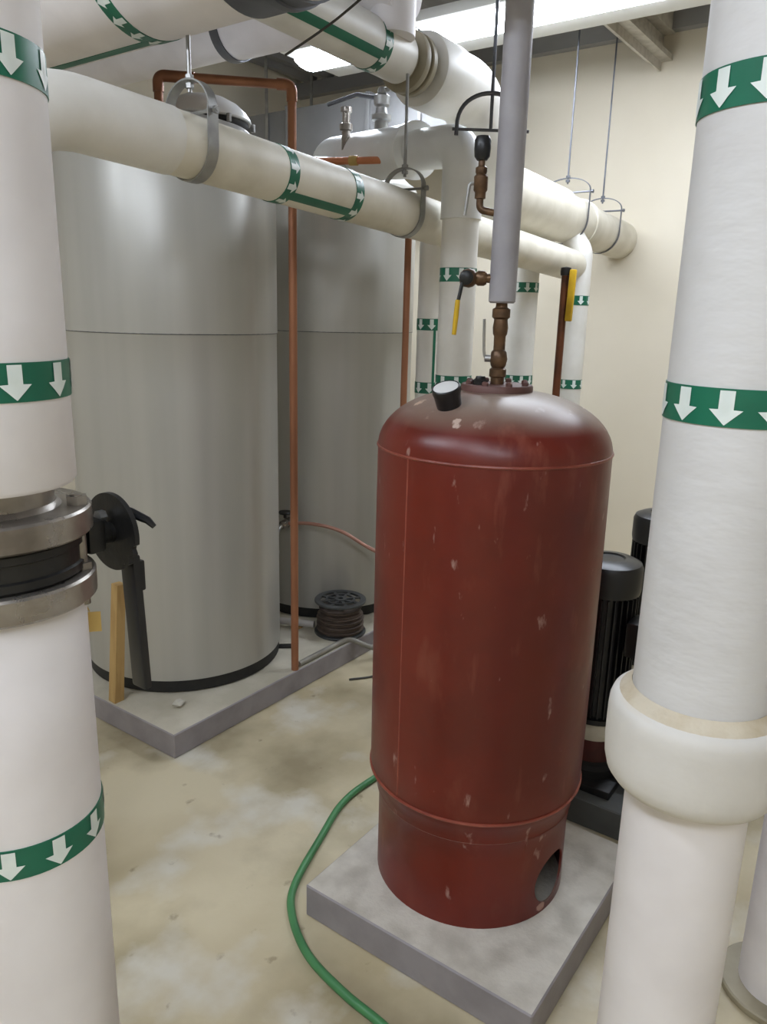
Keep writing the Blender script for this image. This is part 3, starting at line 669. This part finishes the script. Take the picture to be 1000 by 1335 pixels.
# pipe along the pad edge, white tube, wires
tag(MB().tube(fillet([(2.36,2.128,.113), (2.60,2.130,.113), (2.72,2.128,.113), (2.78,2.03,.07), (3.0,1.98,.013), (3.3,1.95,.013)], .06), .013, 12).build('drain_pipe', M['conduit']), 'thin grey drain pipe lying along the long pad edge by the copper pipe foot', 'pipe')
wp = thing('overflow_tube', (2.62, 2.52, .13), 'short white plastic tube beside the spool under the second tank', 'tube')
MB().tube([(2.60,2.62,.130), (2.665,2.46,.130), (2.715,2.345,.130)], .017, 14).build('tube', M['white_plastic'], wp)
MB().lathe([(0.017,0), (.022,.002), (.022,.03), (.017,.032)], (2.665,2.46,.130), (.42,-.9,0), 16).build('coupling', M['white_plastic'], wp)
MB().box((2.68,2.43,.1065), (.05,.04,.013)).build('support_block', M['wood'], wp)
for i, (w, lab) in enumerate((([(2.92,1.90,.006), (2.84,1.93,.006), (2.74,1.96,.02), (2.68,1.93,.006), (2.66,1.87,.006), (2.73,1.83,.006), (2.86,1.84,.006), (2.98,1.80,.006)], 'loose grey wire looped on the floor between spool and red tank'),
                              ([(2.55,1.99,.006), (2.63,1.93,.006), (2.70,1.88,.02), (2.78,1.80,.016), (2.88,1.72,.006)], 'short grey wire end lying over the looped wire on the floor'))):
    tag(MB().tube(spline(w), .005, 8).build('loose_wire', M['wire']), lab, 'wire', 'loose wires on the floor')
# wooden stake by the first tank
ws = MB(); b_, t_ = V((1.672,2.50,.1)), V((1.70,2.475,.60)); dz = (t_-b_).normalized(); e = V((1,0,0)); e = (e-dz*e.dot(dz)).normalized(); g_ = dz.cross(e)
vs = [b_+e*x+g_*y for x, y in ((-.021,-.021), (.021,-.021), (.021,.021), (-.021,.021))]+[t_+e*x+g_*y for x, y in ((-.019,-.019), (.019,-.019), (.019,.019), (-.019,.019))]
ws.add(vs, [(0,3,2,1), (4,5,6,7), (0,1,5,4), (1,2,6,5), (2,3,7,6), (3,0,4,7)])
tag(ws.build('wooden_stake', M['wood'], flat=True), 'pale wooden stake standing on the long pad against the first grey tank', 'stick')
# crumpled scrap
bm = bmesh.new(); bmesh.ops.create_icosphere(bm, subdivisions=2, radius=.028)
for v in bm.verts: v.co *= random.uniform(.7,1.15); v.co.z *= .45
bm.verts.index_update(); sc = MB().add([v.co+V((1.80,2.27,.113)) for v in bm.verts], [[v.index for v in f_.verts] for f_ in bm.faces]); bm.free()
tag(sc.build('paper_scrap', M['paper'], flat=True), 'small crumpled pale scrap on the pad before the first grey tank', 'scrap')

# ================================================================== black pumps
def pump(cx, cy, top, label):
    t = thing('vertical_pump', (cx, cy, .1), label, 'pump', 'black vertical pumps')
    c = V((cx, cy, 0)); r = .098
    MB().box((cx, cy, .115), (.26,.24,.03), bev=.006).lathe([(0,.13), (.10,.13), (.10,.16), (.085,.17), (.085,.185), (0,.185)], c, n=36).build('base', M['black_paint'], t)
    MB().tube([c+V((0,-.16,.165)), c+V((0,.16,.165))], .035, 20).lathe([(0,-.168), (.06,-.168), (.06,-.15), (0,-.15)], c+UP*.165, (0,1,0), 24).lathe([(0,.15), (.06,.15), (.06,.168), (0,.168)], c+UP*.165, (0,1,0), 24).build('flanged_port', M['black_paint'], t)
    MB().lathe([(0,.18), (.082,.18), (.082,.275), (0,.275)], c, n=36).build('pump_casing', M['darkred'], t)
    MB().lathe([(0,.27), (.092,.27), (.094,.274), (.094,.33), (.090,.335), (0,.335)], c, n=36).build('coupling_guard', M['padtop'], t)
    pr = MB().lathe([(0,.33), (r-.012,.33), (r-.012,top-.10), (0,top-.10)], c, n=40)
    for k in range(30):
        a = 2*PI*k/30; pr.box(c+V(((r-.006)*math.cos(a), (r-.006)*math.sin(a), (.36+top-.12)/2)), (.026,.004,top-.12-.36), Matrix.Rotation(a, 4, 'Z'))
    pr.lathe([(r-.012,.332), (r+.006,.334), (r+.006,.352), (r-.012,.354)], c, n=40)
    pr.build('motor', M['motor'], t)
    MB().lathe([(r-.01,top-.115), (r+.008,top-.115), (r+.011,top-.10), (r+.011,top-.03), (r+.004,top-.015), (r-.02,top-.004), (.05,top-.001), (.045,top-.006), (0,top-.006)], c, n=44).build('fan_cowl', M['black'], t)
    MB().box(c+V((-.03,-r-.03,top-.24)), (.10,.06,.12), bev=.01).build('terminal_box', M['motor'], t)
pump(2.385, .785, .895, 'black finned vertical pump motor, close behind the red tank')
pump(2.93, .775, .94, 'black pump farther back, its round cap showing over the first pump')

# cable strung overhead
tag(MB().tube(spline([(1.75,1.62,2.33), (1.80,1.50,2.40), (1.83,1.35,2.48), (1.86,1.15,2.56), (1.9,.9,2.62)]), .0035, 8).build('overhead_cable', M['wire']), 'thin dark cable slanting under the ceiling across the high header', 'cable')

# ================================================================== camera, world, view
cam = bpy.data.cameras.new('camera'); co = bpy.data.objects.new('camera', cam); COL.objects.link(co); scn.camera = co
right = V((.5860,-.8100,.0240)); fwd = V((.7880,.5620,-.2520)); fwd.normalize(); right = (right-fwd*right.dot(fwd)).normalized(); upv = right.cross(fwd)
m3 = Matrix((right, upv, -fwd)).transposed(); mm = m3.to_4x4(); mm.translation = V((0,0,1.65)); co.matrix_world = mm
cam.sensor_fit = 'VERTICAL'; cam.sensor_height = 24.; cam.sensor_width = 18.; cam.lens = 24*1000/1335.; cam.clip_start = .02
w = bpy.data.worlds.new('world'); scn.world = w; w.use_nodes = True
w.node_tree.nodes['Background'].inputs['Color'].default_value = (.9,.93,1,1); w.node_tree.nodes['Background'].inputs['Strength'].default_value = .05
vs_ = scn.view_settings; vs_.view_transform = 'Standard'; vs_.look = 'None'; vs_.gamma = 1; vs_.use_curve_mapping = False; vs_.exposure = 2.2
scn.cycles.use_denoising = True
scn.cycles.max_bounces = 10; scn.cycles.diffuse_bounces = 6
